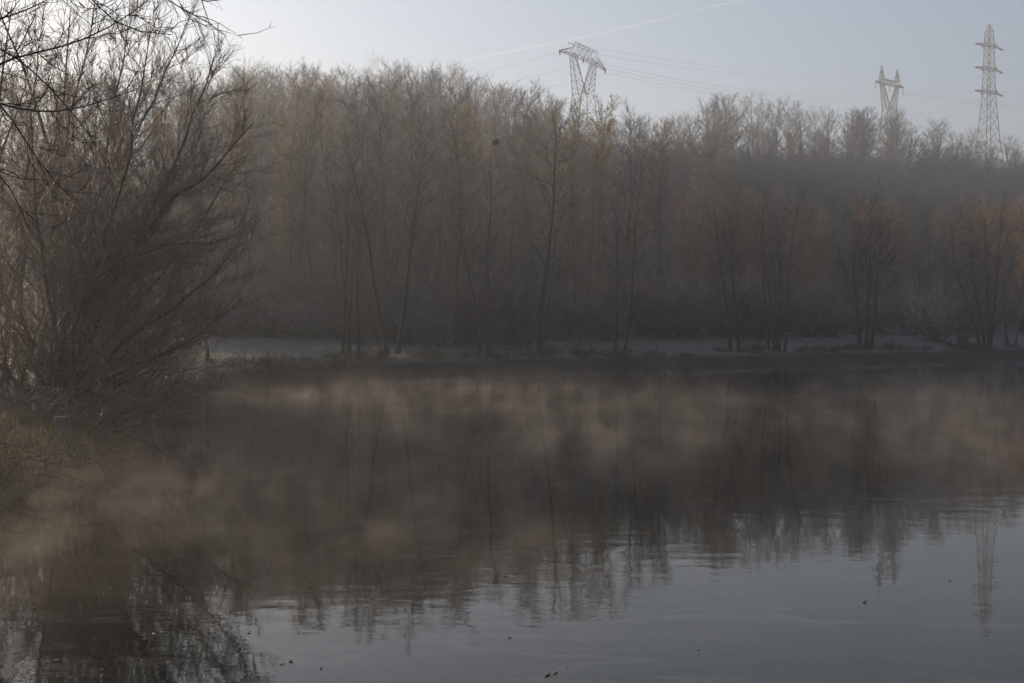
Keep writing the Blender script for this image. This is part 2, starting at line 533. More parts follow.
def make_tree(name, label, cat, group, rng, H=22, r0=.16, stems=1, lean=.05, c0=.35, n1=34, l1=3.0, ang=(.5, .9), up=.5,
              n2=7, twd=6, twl=.6, twr=.008, bark='bark_grey', twig='twig_grey', leaf=None, nleaf=0, lsize=.1, ivy=0, shape='tall', leaf_top=0.5, spread=.0):
    root = thing(name, label, cat, group=group)
    crown = MB(); allb = []; tips = []
    for sidx in range(stems):
        a = rng.uniform(0, 6.28)
        if stems == 1:
            p0 = np.zeros(3); d0 = np.array([rng.normal() * lean, rng.normal() * lean, 1]); h = H
        else:
            a = sidx * 6.28 / stems + rng.uniform(-.4, .4)
            p0 = np.array([math.cos(a), math.sin(a), 0]) * (.15 + .12 * stems * rng.uniform(.4, 1))
            d0 = np.array([math.cos(a) * spread, math.sin(a) * spread, 1]); h = H * rng.uniform(.78, 1)
        p0 = p0 + [0, 0, -.25]
        n = 12
        pts = polyline(p0, d0, h + .25, n, .25, .15, rng)
        tt = np.linspace(0, 1, n + 1)
        rad = r0 * (1 - .93 * tt) + r0 * .5 * np.exp(-tt * 30)
        tr = MB(); tr.tube(pts, rad, 7 if r0 > .12 else 5)
        to = tr.obj('trunk', M[bark], root, True)
        if shape == 'tall':
            lf = lambda x: l1 * (1.08 - .52 * (x - c0) / (1 - c0)) * min(1, .55 + (x - c0) * 2)
        elif shape == 'round':
            lf = lambda x: l1 * (math.sqrt(max(.06, 1 - ((x - c0) / (1 - c0)) ** 2 * .9)))
        else:
            lf = lambda x: l1 * (1.2 - 1.0 * (x - c0) / (1 - c0))
        b1 = sprout((pts, rad), n1, c0, .985, lf, ang, up, .35, .016, 5, rng)
        b2 = []
        for b in b1:
            L = np.linalg.norm(b[0][-1] - b[0][0])
            b2 += sprout(b, max(2, int(n2 * L / l1 + .5)), .22, .97, lambda x, L=L: L * .42 * (1.2 - .6 * x), (.4, .85), .35, .4, .012, 3, rng)
        for b in b1: crown.tube(b[0], b[1], 4, False)
        for b in b2: crown.tube(b[0], b[1], 3, False)
        P, T = twig_points(b1 + b2 + [(pts[int(c0 * n):], rad[int(c0 * n):])], twd, .15, rng)
        D = twig_dirs(T, .5, .25, rng)
        r = crown.twigs(P, D, twl * rng.uniform(.5, 1.4, len(P)), twr * rng.uniform(.7, 1.2, len(P)), rng)
        if r is not None: tips.append(np.concatenate(r))
        if ivy:
            iv = MB()
            ph = pts[: max(3, int(n * rng.uniform(.6, .85)))]
            k = ivy
            q = rng.uniform(0, len(ph) - 1.001, k); i = q.astype(int); fr = (q - i)[:, None]
            c = ph[i] * (1 - fr) + ph[i + 1] * fr
            rr = (.2 + .42 * rng.uniform(0, 1, k) ** .6 * (1 - .5 * q / len(ph)) * (1 + .45 * np.sin(q * 3 + sidx)))[:, None]
            an = rng.uniform(0, 6.28, k)
            c = c + np.stack([np.cos(an), np.sin(an), np.zeros(k)], -1) * rr
            iv.leaves(c, .38, rng)
            iv.obj('ivy', M['ivy'], root)
    crown.obj('crown', M[twig], root)
    if leaf and nleaf:
        tp = np.concatenate(tips)
        tp = tp[tp[:, 2] > H * leaf_top]
        tp = tp[rng.permutation(len(tp))[:nleaf]]
        lm = MB(); lm.leaves(tp, lsize, rng)
        lm.obj('foliage', M[leaf], root)
    root['_h'] = float(H)
    return root


def make_shrub(name, label, cat, group, rng, H=3., n=16, spread=.8, twd=10, twl=.5, twr=.006, twig='twig_brown', leaf=None, nleaf=0, lsize=.06, n2=6):
    root = thing(name, label, cat, group=group)
    st = MB(); br = MB(); tips = []
    stems = []
    for k in range(n):
        a = rng.uniform(0, 6.28); s = spread * math.sqrt(rng.uniform(0, 1))
        p0 = np.array([math.cos(a) * .35 * s, math.sin(a) * .35 * s, -.15])
        pts = polyline(p0, np.array([math.cos(a) * s, math.sin(a) * s, 1]), H * rng.uniform(.65, 1.1), 6, .15, .35, rng)
        stems.append((pts, np.linspace(.012 * H, .003 * H, 7)))
    for s in stems: st.tube(s[0], s[1], 4, False)
    st.obj('stems', M['bark_grey'], root)
    b = []
    for s in stems:
        b += sprout(s, n2, .2, .98, lambda x: H * .32 * (1.15 - .6 * x), (.4, .9), .3, .4, .012, 3, rng)
    for q in b: br.tube(q[0], q[1], 3, False)
    P, T = twig_points(b + stems, twd, .12, rng)
    r = br.twigs(P, twig_dirs(T, .55, .2, rng), twl * rng.uniform(.5, 1.4, len(P)), twr * rng.uniform(.7, 1.2, len(P)), rng)
    br.obj('branches', M[twig], root)
    if nleaf:
        tp = np.concatenate(r); tp = tp[rng.permutation(len(tp))[:nleaf]]
        lm = MB(); lm.leaves(tp, lsize, rng); lm.obj('foliage', M[leaf], root)
    root['_h'] = float(H)
    return root


used = {}


def place(proto, x, y, h=None, rz=None, label=None, group=None, thick=1.):
    """first use moves the prototype itself, later uses copy it"""
    z = float(ground_h(np.array([x]), np.array([y]))[0])
    s = 1. if h is None else h / proto['_h']
    rz = random.uniform(0, 6.28) if rz is None else rz
    sc = (s * thick, s * thick, s)
    if proto.name not in used:
        used[proto.name] = 1
        proto.location = (x, y, z - .02); proto.rotation_euler = (0, 0, rz); proto.scale = sc
        if label: proto['label'] = label
        if group: proto['group'] = group
        return proto
    return dup(proto, (x, y, z - .02), rz, sc, label, group)


def top_h(px, py, Y):
    """height a tree at depth Y needs for its top to reach row py"""
    p = world(px, py, Y)
    return p[2] - float(ground_h(np.array([p[0]]), np.array([Y]))[0])


# --- the wood behind the far bank
WL = 'tall bare tree in the dense wood behind the far bank'
WG = 'bare trees of the dense wood'
YL = 'tall bare tree with a yellowish tinge in the wood behind the far bank'
YG = 'yellowish trees of the dense wood'
RL = 'low russet bare tree at the foot of the hill on the right'
RG = 'russet trees below the ridge'
RIL = 'bare round crowned tree standing on the ridge skyline'
RIG = 'bare trees along the ridge'
grey = [make_tree('bare_tree', WL, 'tree', WG, rng, H=22, r0=.125, n1=58, l1=2.7, n2=8, twd=9, twl=.7, twr=.0085, c0=c, ang=(.5, 1.05), up=.30, lean=.04, twig=tw)
        for c, tw in ((.20, 'twig_grey'), (.28, 'twig_brown'), (.15, 'twig_brown'), (.32, 'twig_grey'), (.22, 'twig_brown'))]
yell = [make_tree('yellowish_tree', YL, 'tree', YG, rng, H=22, r0=.11, n1=54, l1=2.4, n2=8, twd=8, twl=.7, twr=.0085, c0=.2, up=.35, twig='twig_brown', leaf='leaf_yellow', nleaf=n_, lsize=.135, leaf_top=.35)
        for n_ in (1600, 3000)]
russ = [make_tree('russet_tree', RL, 'tree', RG, rng, H=12, r0=.085, n1=46, l1=2.4, n2=8, twd=11, twl=.5, twr=.0085, c0=.18, shape='round', twig='twig_russet', leaf=lf, nleaf=n_, lsize=.09)
        for lf, n_ in (('leaf_dry', 1200), ('leaf_orange', 1100), (None, 0))]
ridg = [make_tree('ridge_tree', RIL, 'tree', RIG, rng, H=19, r0=.22, n1=40, l1=6.6, ang=(.55, 1.3), up=.45, n2=9, twd=3.8, twl=1.0, twr=.016, c0=.22, shape='round', twig=tw, ivy=iv)
        for tw, iv in (('twig_grey', 0), ('twig_dark', 1300), ('twig_pale', 0), ('twig_dark', 2200))]

# skyline of the photograph: column -> row of the tree tops
SKY = np.array([(-200, 64), (0, 76), (220, 88), (260, 84), (300, 94), (340, 84), (360, 76), (390, 84), (410, 80), (440, 94), (460, 100), (485, 88), (515, 94), (545, 102), (600, 114),
                (640, 118), (680, 128), (720, 150), (760, 185), (800, 188), (830, 205), (870, 188), (930, 205), (980, 190), (1030, 195), (1300, 200)], float)


def skyrow(px): return float(np.interp(px, SKY[:, 0], SKY[:, 1]))


# tall wood
cells = []
for Y in (82, 88, 95, 103, 112, 122, 134, 148, 164, 182):
    X = -32 - .42 * (Y - 60)
    while X < 24 + Y * .2:
        X += random.uniform(4.2, 6.4) * (1 + max(0, Y - 125) / 70) * (.85 if X < -6 else 1)
        cells.append((X + random.uniform(-.8, .8), Y + random.uniform(-2.6, 2.6)))
nw = 0
for x, y in cells:
    px = 512 + x / y * F
    if float(pond_sd(np.array([x]), np.array([y]))[0]) < 8 + 6 * np.clip((x + 2) / 12, 0, 1): continue
    if px > 735: continue
    if px < -40 and random.random() < .5: continue
    h = top_h(px, skyrow(px) + random.choice((0, 2, 10, 18, 28, 44)), y)
    h = min(max(h, 13), 28) * (.72 if px < -40 else 1)
    pr = random.choice(yell) if random.random() < (.55 if 215 < px < 345 or 470 < px < 640 else .15) else random.choice(grey)
    place(pr, x, y, h, thick=random.uniform(.9, 1.25)); nw += 1

# unseen trees outside the left edge, added to stripe the mist with shadow
for x, y, h in ((-46, 68, 15), (-58, 70, 17), (-41, 80, 17), (-66, 84, 19), (-74, 98, 20), (-92, 92, 19)):
    place(random.choice(grey), x, y, h, label='unseen bare tree left of the wood, added to cast shadow stripes', group='added shadow trees left of the pond')

# russet scrub on the right, several rows up the hill
for Y in np.arange(104, 215, 9.):
    for px in np.arange(700, 1100, 34 * 105 / Y):
        q = px + random.uniform(-14, 14); y = Y + random.uniform(-4, 4); x = (q - 512) / F * y
        if float(pond_sd(np.array([x]), np.array([y]))[0]) < 19: continue
        row = skyrow(max(q, 735)) + random.uniform(2, 45)
        h = top_h(q, row, y)
        if h < 4.5: h = random.uniform(4.5, 7)
        place(random.choice(russ), x, y, min(h, 13.5), thick=random.uniform(.9, 1.2))

# ridge: the photograph's tops along the crest
RT = np.array([(180, 74), (300, 76), (350, 66), (390, 70), (420, 72), (460, 82), (560, 110), (650, 130), (690, 122), (705, 108), (735, 103), (770, 108), (800, 112), (850, 118), (890, 116), (930, 127), (980, 140), (1040, 146)], float)
for row_, (dY, n_) in enumerate(((0, 52), (12, 50), (-8, 46))):
    for px in np.linspace(190, 1060, n_):
        q = px + random.uniform(-11, 11)
        Y = float(np.interp(q, [200, 450, 700, 1024], [195, 215, 270, 300])) + dY + random.uniform(-5, 5)
        h = top_h(q, float(np.interp(q, RT[:, 0], RT[:, 1])) - 4 + random.choice((0, 4, 8, 14, 24)) + (24 if dY < 0 else 0), Y)
        h = min(max(h, 11), 24)
        pr = ridg[2] if (330 < q < 450 and random.random() < .6) else random.choice(ridg)
        seg = ('on the hazy hilltop left of the spread-armed pylon' if q < 560 else
               'on the ridge between the spread-armed and twin-peaked pylons' if q < 880 else
               'on the ridge around the two right-hand pylons')
        place(pr, (q - 512) / F * Y, Y, h, label='bare broad crowned tree ' + seg, group='trees ' + seg)

dshr = [make_shrub('slope_shrub', 'bare shrub on the dark slope under the ridge', 'shrub', 'shrubs on the slope under the ridge', rng, H=3.4, n=24, spread=.8, twd=13, twl=.5, twr=.009, twig='twig_dark', n2=8) for _ in range(2)]
# scrub covering the slope below the ridge and the floor of the wood
shr = [make_shrub('undergrowth_shrub', 'bare brown shrub in the shade under the wood', 'shrub', 'undergrowth shrubs of the wood', rng, H=3.4, n=24, spread=.8, twd=13, twl=.5, twr=.008, twig=tw, n2=8)
       for tw in ('twig_brown', 'twig_grey')]
for Y in (80, 84.5, 90, 97, 106, 114, 122):
    X = -34. if Y < 110 else 20.
    while X < 30 + max(0, Y - 84) * 1.2:
        X += random.uniform(2.4, 4.2)
        y = Y + random.uniform(-2.5, 2.5)
        if float(pond_sd(np.array([X]), np.array([y]))[0]) < 9 + 5 * np.clip((X + 2) / 12, 0, 1): continue
        place(random.choice(shr), X, y, random.uniform(3, 6.), thick=random.uniform(1, 1.4))
for Y in np.arange(215, 312, 12.):
    for px in np.arange(640, 1060, 27.):
        q = px + random.uniform(-10, 10); y = Y + random.uniform(-5, 5)
        place(random.choice(dshr), (q - 512) / F * y, y, random.choice((3, 4, 5.5, 7.5, 9)), thick=random.uniform(1.1, 1.6),
              label='bare shrub on the dark slope under the ridge', group='shrubs on the slope under the ridge')

for px in np.arange(200, 1070, 17.):
    q = px + random.uniform(-7, 7)
    Y = float(np.interp(q, [200, 450, 700, 1024], [192, 212, 266, 296])) + random.uniform(-6, 14)
    place(random.choice(dshr), (q - 512) / F * Y, Y, random.uniform(3.5, 8) + (4 if q < 650 else 0), thick=random.uniform(.8, 1.3),
          label='dark scrub filling the gaps between the ridge trees', group='scrub along the ridge')
for Y in (118, 136, 158):
    for px in np.arange(170, 640, 44.):
        q = px + random.uniform(-18, 18); y = Y + random.uniform(-8, 8)
        place(random.choice(shr), (q - 512) / F * y, y, random.uniform(6, 9.5), thick=random.uniform(.9, 1.3))

# --- trees standing on the grass bank
def bank_tree(px, Y, row, label, proto, rz=None, thick=1.):
    return place(proto, (px - 512) / F * Y, Y, top_h(px, row, Y), rz, label, None, thick)


def own_tree(px, Y, row, label, **k):
    tr = make_tree('alder_tree', label, 'tree', None, rng, H=top_h(px, row, Y), **k)
    tr.location = ((px - 512) / F * Y, Y, float(ground_h(np.array([(px - 512) / F * Y]), np.array([Y]))[0]) - .02)
    return tr


own_tree(866, 89.5, 192, 'three-stemmed dark alder on the grass bank, below the twin-peaked pylon', stems=3, spread=.10, r0=.17, n1=24, l1=3.4, c0=.3, n2=7, twd=8, twl=.5, twr=.009, bark='bark_dark', twig='twig_dark', leaf='leaf_orange', nleaf=200, lsize=.09, ang=(.6, 1.1), shape='tall')
own_tree(777, 84.5, 190, 'five-stemmed slender alder clump on the grass bank', stems=5, spread=.07, r0=.10, n1=20, l1=2.0, c0=.3, n2=6, twd=7, twl=.45, twr=.008, bark='bark_dark', twig='twig_dark', ang=(.6, 1.1))
own_tree(735, 82.5, 186, 'two-stemmed alder on the grass bank left of the five-stemmed clump', stems=2, spread=.05, r0=.14, n1=30, l1=2.4, c0=.22, n2=7, twd=7, twl=.45, twr=.008, bark='bark_dark', twig='twig_dark', ang=(.6, 1.1))
own_tree(985, 97, 196, 'dark many-stemmed alder at the right end of the grass bank', stems=4, spread=.12, r0=.16, n1=24, l1=3.2, c0=.2, n2=7, twd=8, twl=.5, twr=.009, bark='bark_dark', twig='twig_dark', leaf='leaf_orange', nleaf=160, ang=(.6, 1.1))
own_tree(1012, 101, 205, 'russet alder at the right edge, behind the many-stemmed alder', stems=2, spread=.1, r0=.15, n1=24, l1=3.2, c0=.2, n2=7, twd=8, twl=.5, twr=.009, twig='twig_russet', leaf='leaf_orange', nleaf=200)
own_tree(540, 76, 120, 'tall straight dark alder at the water edge in the middle of the far bank', stems=1, r0=.19, n1=44, l1=2.6, c0=.2, n2=7, twd=7, twl=.5, twr=.008, bark='bark_dark', twig='twig_dark', ang=(.7, 1.2))
own_tree(484, 75, 150, 'slim alder on the bank left of the tall straight alder', stems=2, spread=.04, r0=.12, n1=30, l1=2.2, c0=.25, n2=6, twd=7, twl=.5, twr=.008, bark='bark_dark', twig='twig_dark')
own_tree(392, 71, 128, 'forked tree on the bank right of the thin stemmed clump', stems=2, spread=.08, r0=.15, n1=30, l1=2.6, c0=.4, n2=6, twd=7, twl=.5, twr=.008, bark='bark_dark', twig='twig_dark', leaf='leaf_yellow', nleaf=200)
own_tree(350, 70, 170, 'clump of four thin dark stems on the left of the far bank', stems=4, spread=.07, r0=.10, n1=22, l1=2.0, c0=.3, n2=6, twd=7, twl=.45, twr=.008, bark='bark_dark', twig='twig_dark')
own_tree(620, 80, 150, 'slender bare tree on the bank right of the yellow-leaved sapling', stems=2, spread=.05, r0=.11, n1=30, l1=2.3, c0=.3, n2=6, twd=7, twl=.45, twr=.008, bark='bark_dark', twig='twig_dark')
own_tree(208, 60, 265, 'small dark tree at the corner where the left bank meets the far bank', stems=1, r0=.13, n1=26, l1=2.3, c0=.25, n2=6, twd=9, twl=.45, twr=.007, bark='bark_dark', twig='twig_dark', shape='round')
yt = make_tree('golden_tree', 'tree with golden leaves in its top, right in front of the spread-armed pylon', 'tree', None, np.random.default_rng(8), H=24, r0=.15, n1=44, l1=3.2, n2=8, twd=7, twr=.0085, c0=.3, lean=0, twig='twig_brown', leaf='leaf_yellow', nleaf=5200, lsize=.17, leaf_top=.55)
place(yt, (598 - 512) / F * 100, 100, top_h(602, 110, 100), 0.)
nt_ = make_tree('columnar_tree', 'narrow dark ivy-covered pole of a tree on the ridge left of the twin-peaked pylon', 'tree', None, rng, H=19, r0=.3, n1=20, l1=1.0, c0=.5, n2=5, twd=5, twr=.014, ivy=1500, bark='bark_dark')
place(nt_, (803 - 512) / F * 262, 262, top_h(803, 113, 262))

own_shrub = lambda px, Y, row, name, label, **k: place(make_shrub(name, label, 'shrub', None, rng, H=top_h(px, row, Y) + .01, **k), (px - 512) / F * Y, Y)
own_shrub(937, 103, 281, 'frosted_shrub', 'pale frosted round shrub behind the grass bank', n=26, spread=1.0, twd=12, twl=.5, twr=.011, twig='twig_pale', n2=7)
own_shrub(962, 100, 285, 'orange_shrub', 'small shrub with orange leaves beside the pale frosted shrub', n=12, spread=.5, twd=9, twl=.4, twr=.008, leaf='leaf_orange', nleaf=900, lsize=.13)
own_shrub(579, 79, 325, 'yellow_sapling', 'low sapling with a few yellow leaves at the water edge', n=8, spread=.5, twd=8, twl=.3, twr=.006, leaf='leaf_yellow', nleaf=260, lsize=.10)
for k, (px, Y, row, wd) in enumerate(((345, 64.5, 357, 1.9), (372, 65.5, 354, 2.0), (400, 67, 358, 1.8))):
    s_ = own_shrub(px, Y, row, 'bank_shrub', ('low dark shrub at the foot of the thin stemmed clump', 'low dark shrub between the thin stemmed clump and the forked tree', 'low dark shrub at the water edge under the forked tree')[k],
                   n=20, spread=1.3, twd=16, twl=.3, twr=.007)
    s_.scale = (wd, wd, 1)


edge = [make_shrub('edge_shrub', 'low dark tangle on the water edge of the far bank', 'shrub', 'low tangles along the far water edge', rng, H=1.1, n=26, spread=1.3, twd=18, twl=.28, twr=.006, twig='sedge', n2=7) for _ in range(2)]
for px in np.arange(225, 1035, 26.):
    q = px + random.uniform(-12, 12)
    if random.random() < .25: continue
    Y = float(np.interp(q, [225, 240, 330, 420, 560, 700, 860, 1024], [57, 57, 62, 67, 73, 79, 87, 99]))
    x = (q - 512) / F * Y
    while float(pond_sd(np.array([x]), np.array([Y]))[0]) < .4: Y += .3; x = (q - 512) / F * Y
    Y += random.uniform(0, 1.8)
    place(random.choice(edge), (q - 512) / F * Y, Y, random.uniform(.45, 1.15), thick=random.uniform(1.1, 2.0))

# ------------------------------------------------------------------ left bank: willow, bushes, overhanging branches
def grow_crown(stems, crown, rng, n1, l1, n2, twd, twl, twr, up=.35, ang=(.3, .75), t0=.2, tw_t0=.1):
    b1, b2 = [], []
    for s in stems:
        L = np.linalg.norm(np.diff(s[0], axis=0), axis=1).sum()
        b1 += sprout(s, int(n1 * L), t0, .98, lambda x: l1 * (1.2 - .75 * x), ang, up, .4, .009, 6, rng)
    for b in b1:
        L = np.linalg.norm(b[0][-1] - b[0][0])
        b2 += sprout(b, max(2, int(n2 * L)), .15, .97, lambda x, L=L: max(.25, L * .45 * (1.2 - .7 * x)), ang, up, .4, .008, 4, rng)
    for b in b1: crown.tube(b[0], b[1], 4, False)
    for b in b2: crown.tube(b[0], b[1], 3, False)
    P, T = twig_points(b1 + b2 + stems, twd, tw_t0, rng)
    return crown.twigs(P, twig_dirs(T, .42, .2, rng), twl * rng.uniform(.4, 1.5, len(P)), twr * rng.uniform(.7, 1.3, len(P)), rng)


def smooth_path(pts, n=14):
    pts = np.asarray(pts, float)
    d = np.r_[0, np.cumsum(np.linalg.norm(np.diff(pts, axis=0), axis=1))]
    s = np.linspace(0, d[-1], n)
    q = np.stack([np.interp(s, d, pts[:, k]) for k in range(3)], -1)
    for _ in range(2):
        q[1:-1] = .25 * q[:-2] + .5 * q[1:-1] + .25 * q[2:]
    return q


WB = np.array([-11.9, 29.0, .55])     # willow base


def willow():
    root = thing('willow_tree', 'large bare many-stemmed willow leaning over the water on the left bank', 'tree', WB)
    rows = [  # columns, rows and depths along each stem
        [(80, 340, 28.6), (115, 278, 28.0), (139, 233, 27.6), (176, 164, 27), (193, 130, 26.8), (206, 92, 26.5), (214, 60, 26.3)],
        [(62, 330, 29.2), (70, 238, 29.4), (102, 193, 29.6), (139, 135, 29.9), (164, 90, 30), (178, 53, 30.2), (188, 22, 30.3)],
        [(88, 350, 28.4), (115, 280, 27.6), (164, 203, 26.8), (205, 180, 26.2), (232, 152, 25.8), (256, 122, 25.4)],
        [(80, 345, 28), (94, 272, 27), (135, 254, 26), (184, 242, 25.4), (232, 236, 25)],
        [(95, 370, 28), (130, 335, 27.4), (172, 312, 26.8), (213, 277, 26.3), (246, 238, 26)],
        [(60, 330, 29.5), (96, 215, 30), (108, 140, 30.4), (122, 82, 30.8), (132, 30, 31), (136, 8, 31)],
        [(55, 330, 29.6), (50, 220, 30), (70, 120, 30.4), (92, 40, 30.6), (104, -30, 30.8)],
        [(90, 365, 28.8), (140, 300, 29.4), (190, 240, 30), (225, 190, 30.5), (240, 150, 30.8)],
        [(70, 340, 28.2), (95, 260, 27.2), (125, 180, 26.2), (140, 100, 25.6), (150, 30, 25.2)],
        [(60, 350, 28.6), (40, 240, 28), (30, 120, 27.6), (45, 20, 27.4)],
        [(100, 385, 28.2), (150, 360, 27.8), (200, 335, 27.2), (240, 300, 26.8)],
    ]
    stems = []
    for k, r in enumerate(rows):
        a = k * 2.4
        b0 = WB + [.35 * math.cos(a), .35 * math.sin(a), -.4]
        pts = smooth_path([b0 - WB] + [world(*q) - WB for q in r], 16)
        pts[1:] += rng.normal(size=(15, 3)) * .04
        r0 = .8 * (.13, .12, .12, .085, .085, .11, .10, .10, .10, .09, .07)[k]
        rad = np.linspace(1, .10, 16) * r0
        tr = MB(); tr.tube(pts, rad, 7); tr.obj('trunk', M['bark_near'], root, True)
        stems.append((pts, rad))
    cr = MB()
    grow_crown(stems, cr, rng, 3.5, 2.35, 5.4, 10.5, .42, .0055, up=.3)
    cr.obj('crown', M['twig_near'], root)


willow()


def left_tree(px, Y, top, label, seed, stems, H_sp, r0):
    rg = np.random.default_rng(seed)
    H = top_h(px, top, Y)
    x = (px - 512) / F * Y
    z = float(ground_h(np.array([x]), np.array([Y]))[0])
    root = thing('bank_tree', label, 'tree', (x, Y, z - .05))
    ss = []
    for k in range(stems):
        a = k * 6.28 / stems + rg.uniform(-.5, .5)
        pts = polyline(np.array([.2 * math.cos(a), .2 * math.sin(a), -.2]), np.array([math.cos(a) * H_sp + .06, math.sin(a) * H_sp, 1]), H * rg.uniform(.75, 1), 14, .25, .3, rg)
        rad = np.linspace(1, .1, 15) * r0
        tr = MB(); tr.tube(pts, rad, 7); tr.obj('trunk', M['bark_near'], root, True)
        ss.append((pts, rad))
    cr = MB()
    grow_crown(ss, cr, rg, 2.0, 2.3, 4.2, 8, .45, .006, up=.3, ang=(.35, .85))
    cr.obj('crown', M['twig_near'], root)


left_tree(-4, 38, 30, 'slender bare tree behind the left end of the grassy bank, shorter than its neighbours', 9, 4, .16, .10)
left_tree(28, 36, -60, 'tall upright bare tree standing behind the willow at the left edge', 5, 3, .12, .13)
left_tree(100, 42, 20, 'bare tree rising behind the middle of the leaning willow', 6, 3, .14, .12)
left_tree(-55, 31, -40, 'bare tree cut by the left edge, next to the leaning willow', 7, 2, .12, .12)

BL = ['low dense dark bush hanging over the water under the willow', 'dense bush on the left bank beside the willow foot', 'dense bush at the left edge above the grassy bank',
      'tangled bush behind the willow on the left bank', 'dark bush at the water edge beyond the willow', 'wide bush between the willow and the corner of the pond', 
      'low spreading bush whose twigs touch the water below the leaning willow', 'low spreading bush at the water edge right of the willow', 'low spreading bush just behind the cut stump']
for k, (px, Y, row, wd) in enumerate(((112, 31, 300, 1.25), (55, 30, 285, 1.15), (8, 30, 262, 1.2), (95, 36, 285, 1.3), (150, 42, 318, 1.3), (165, 50, 322, 1.3), (122, 30.5, 372, 2.3), (168, 39, 362, 2.0), (78, 28, 375, 2.2))):
    x = (px - 512) / F * Y
    if px > 90:
        # stand just on land
        while float(pond_sd(np.array([x]), np.array([Y]))[0]) < .5: x -= .2
    z = float(ground_h(np.array([x]), np.array([Y]))[0])
    H = world(px, row, Y)[2] - z
    s_ = make_shrub('bank_bush', BL[k], 'bush', None, rng, H=H, n=24, spread=1.15, twd=11, twl=.4, twr=.006, twig='twig_near', n2=10)
    s_.location = (x, Y, z); s_.scale = (wd, wd, 1)


# tree just outside the left edge whose limbs hang into the picture
def overhang():
    B = np.array([-6.9, 10.2, .6])
    root = thing('overhanging_tree', 'nearest tree, its dark drooping branches entering at the upper left corner', 'tree', B)
    trunk = smooth_path([(0, 0, -.3), (.05, 0, 2), (-.05, .1, 4), (.15, .05, 6), (.3, 0, 8.5)], 14)
    tr = MB(); tr.tube(trunk, np.linspace(.2, .07, 14), 8); tr.obj('trunk', M['bark_dark'], root, True)
    limbs = [
        [(-60, 110, 9.8), (0, 60, 9.4), (62, 50, 9.1), (110, 33, 8.9), (160, -5, 8.7)],
        [(-60, 90, 9.9), (0, 103, 9.3), (20, 112, 9.1), (62, 115, 8.9), (107, 102, 8.7), (136, 91, 8.6)],
        [(-50, 60, 9.6), (0, 103, 9.2), (16, 119, 9.0), (33, 156, 8.8), (52, 180, 8.7), (74, 200, 8.6)],
        [(20, -90, 9.2), (88, -10, 8.8), (110, 28, 8.6), (135, 39, 8.5), (173, 36, 8.4)],
        [(60, -110, 9.2), (140, -15, 8.6), (176, 8, 8.4), (213, 26, 8.2)],
        [(80, -100, 9.4), (176, -6, 8.9), (196, 14, 8.8), (210, 14, 8.7), (236, 0, 8.6)],
        [(-60, 20, 10), (-10, 26, 9.9), (40, 8, 9.7), (80, -15, 9.6)],
        [(-60, 150, 9.6), (-5, 165, 9.2), (15, 190, 9.0), (30, 230, 8.9)],
        [(-60, 40, 10), (0, 44, 9.8), (35, 72, 9.6), (55, 90, 9.5), (95, 140, 9.4)],
    ]
    cr = MB(); ss = []
    for k, l in enumerate(limbs):
        pts = [world(*q) - B for q in l]
        z0 = pts[0][2] - .35
        zz = np.clip(z0, 3, 8)
        st = np.array([np.interp(zz, trunk[:, 2], trunk[:, 0]), np.interp(zz, trunk[:, 2], trunk[:, 1]), zz])
        pl = smooth_path([st] + pts, 18)
        rad = np.linspace(.021, .0032, 18)
        br = MB(); br.tube(pl, rad, 6); br.obj('limb', M['bark_dark'], root, True)
        ss.append((pl[5:], rad[5:]))
    grow_crown(ss, cr, rng, 4, .7, 5, 6, .18, .0022, up=.2, ang=(.3, .8))
    cr.obj('crown', M['bark_dark'], root)


overhang()


# low bramble reaching over the water at the left edge
def bramble():
    B = np.array([-9.3, 19.5, .45])
    root = thing('bramble', 'low dark bramble reaching over the water from the grassy bank', 'shrub', B)
    st = MB(); ss = []
    for (a, b, c) in (((0, 470), (40, 466), (98, 488)), ((0, 455), (50, 462), (80, 470)), ((0, 478), (30, 482), (72, 492)), ((-20, 440), (20, 446), (60, 470)), ((10, 462), (60, 452), (104, 462)), ((-10, 486), (30, 474), (60, 478))):
        Y = rng.uniform(18.6, 20.2)
        pl = smooth_path([B * 0 + rng.normal(size=3) * .15 - [0, 0, .2], world(*a, Y) - B, world(*b, Y - .3) - B, world(*c, Y - .6) - B], 12)
        rad = np.linspace(.012, .004, 12)
        st.tube(pl, rad, 5, False); ss.append((pl, rad))
    st.obj('stems', M['bark_dark'], root)
    br = MB(); r = grow_crown(ss, br, rng, 4, .5, 5, 7, .14, .0035, up=.15, ang=(.4, 1.0))
    br.obj('branches', M['bark_dark'], root)
    lm = MB(); tp = np.concatenate(r); lm.leaves(tp[rng.permutation(len(tp))[:160]], .045, rng); lm.obj('foliage', M['leaf_dry'], root)


bramble()

# cut stump at the water edge
sp = world(59, 455, 25.5); sx_, sy_ = -10.35, 25.3
zs = float(ground_h(np.array([sx_]), np.array([sy_]))[0])
root = thing('tree_stump', 'short cut tree stump at the water edge under the willow', 'stump', (sx_, sy_, zs))
mb = MB()
hs = np.linspace(-.2, .40, 7); an = np.arange(14) * 6.283 / 14
ring = np.array([[(.19 + .05 * math.exp(-(h_ + .2) * 6) + .014 * math.sin(3 * a) + rng.normal() * .004) * np.array([math.cos(a), math.sin(a), 0]) + [0, 0, h_] for a in an] for h_ in hs]).reshape(-1, 3)
i = np.arange(6)[:, None] * 14 + np.arange(14)[None]; j = np.arange(6)[:, None] * 14 + (np.arange(14)[None] + 1) % 14
mb.add(ring, np.concatenate([np.stack([i, j, j + 14], -1).reshape(-1, 3), np.stack([i, j + 14, i + 14], -1).reshape(-1, 3)]))
mb.obj('stump_wood', M['bark_near'], root, True)
mb = MB()
top = ring[-14:] + [0, 0, .002]
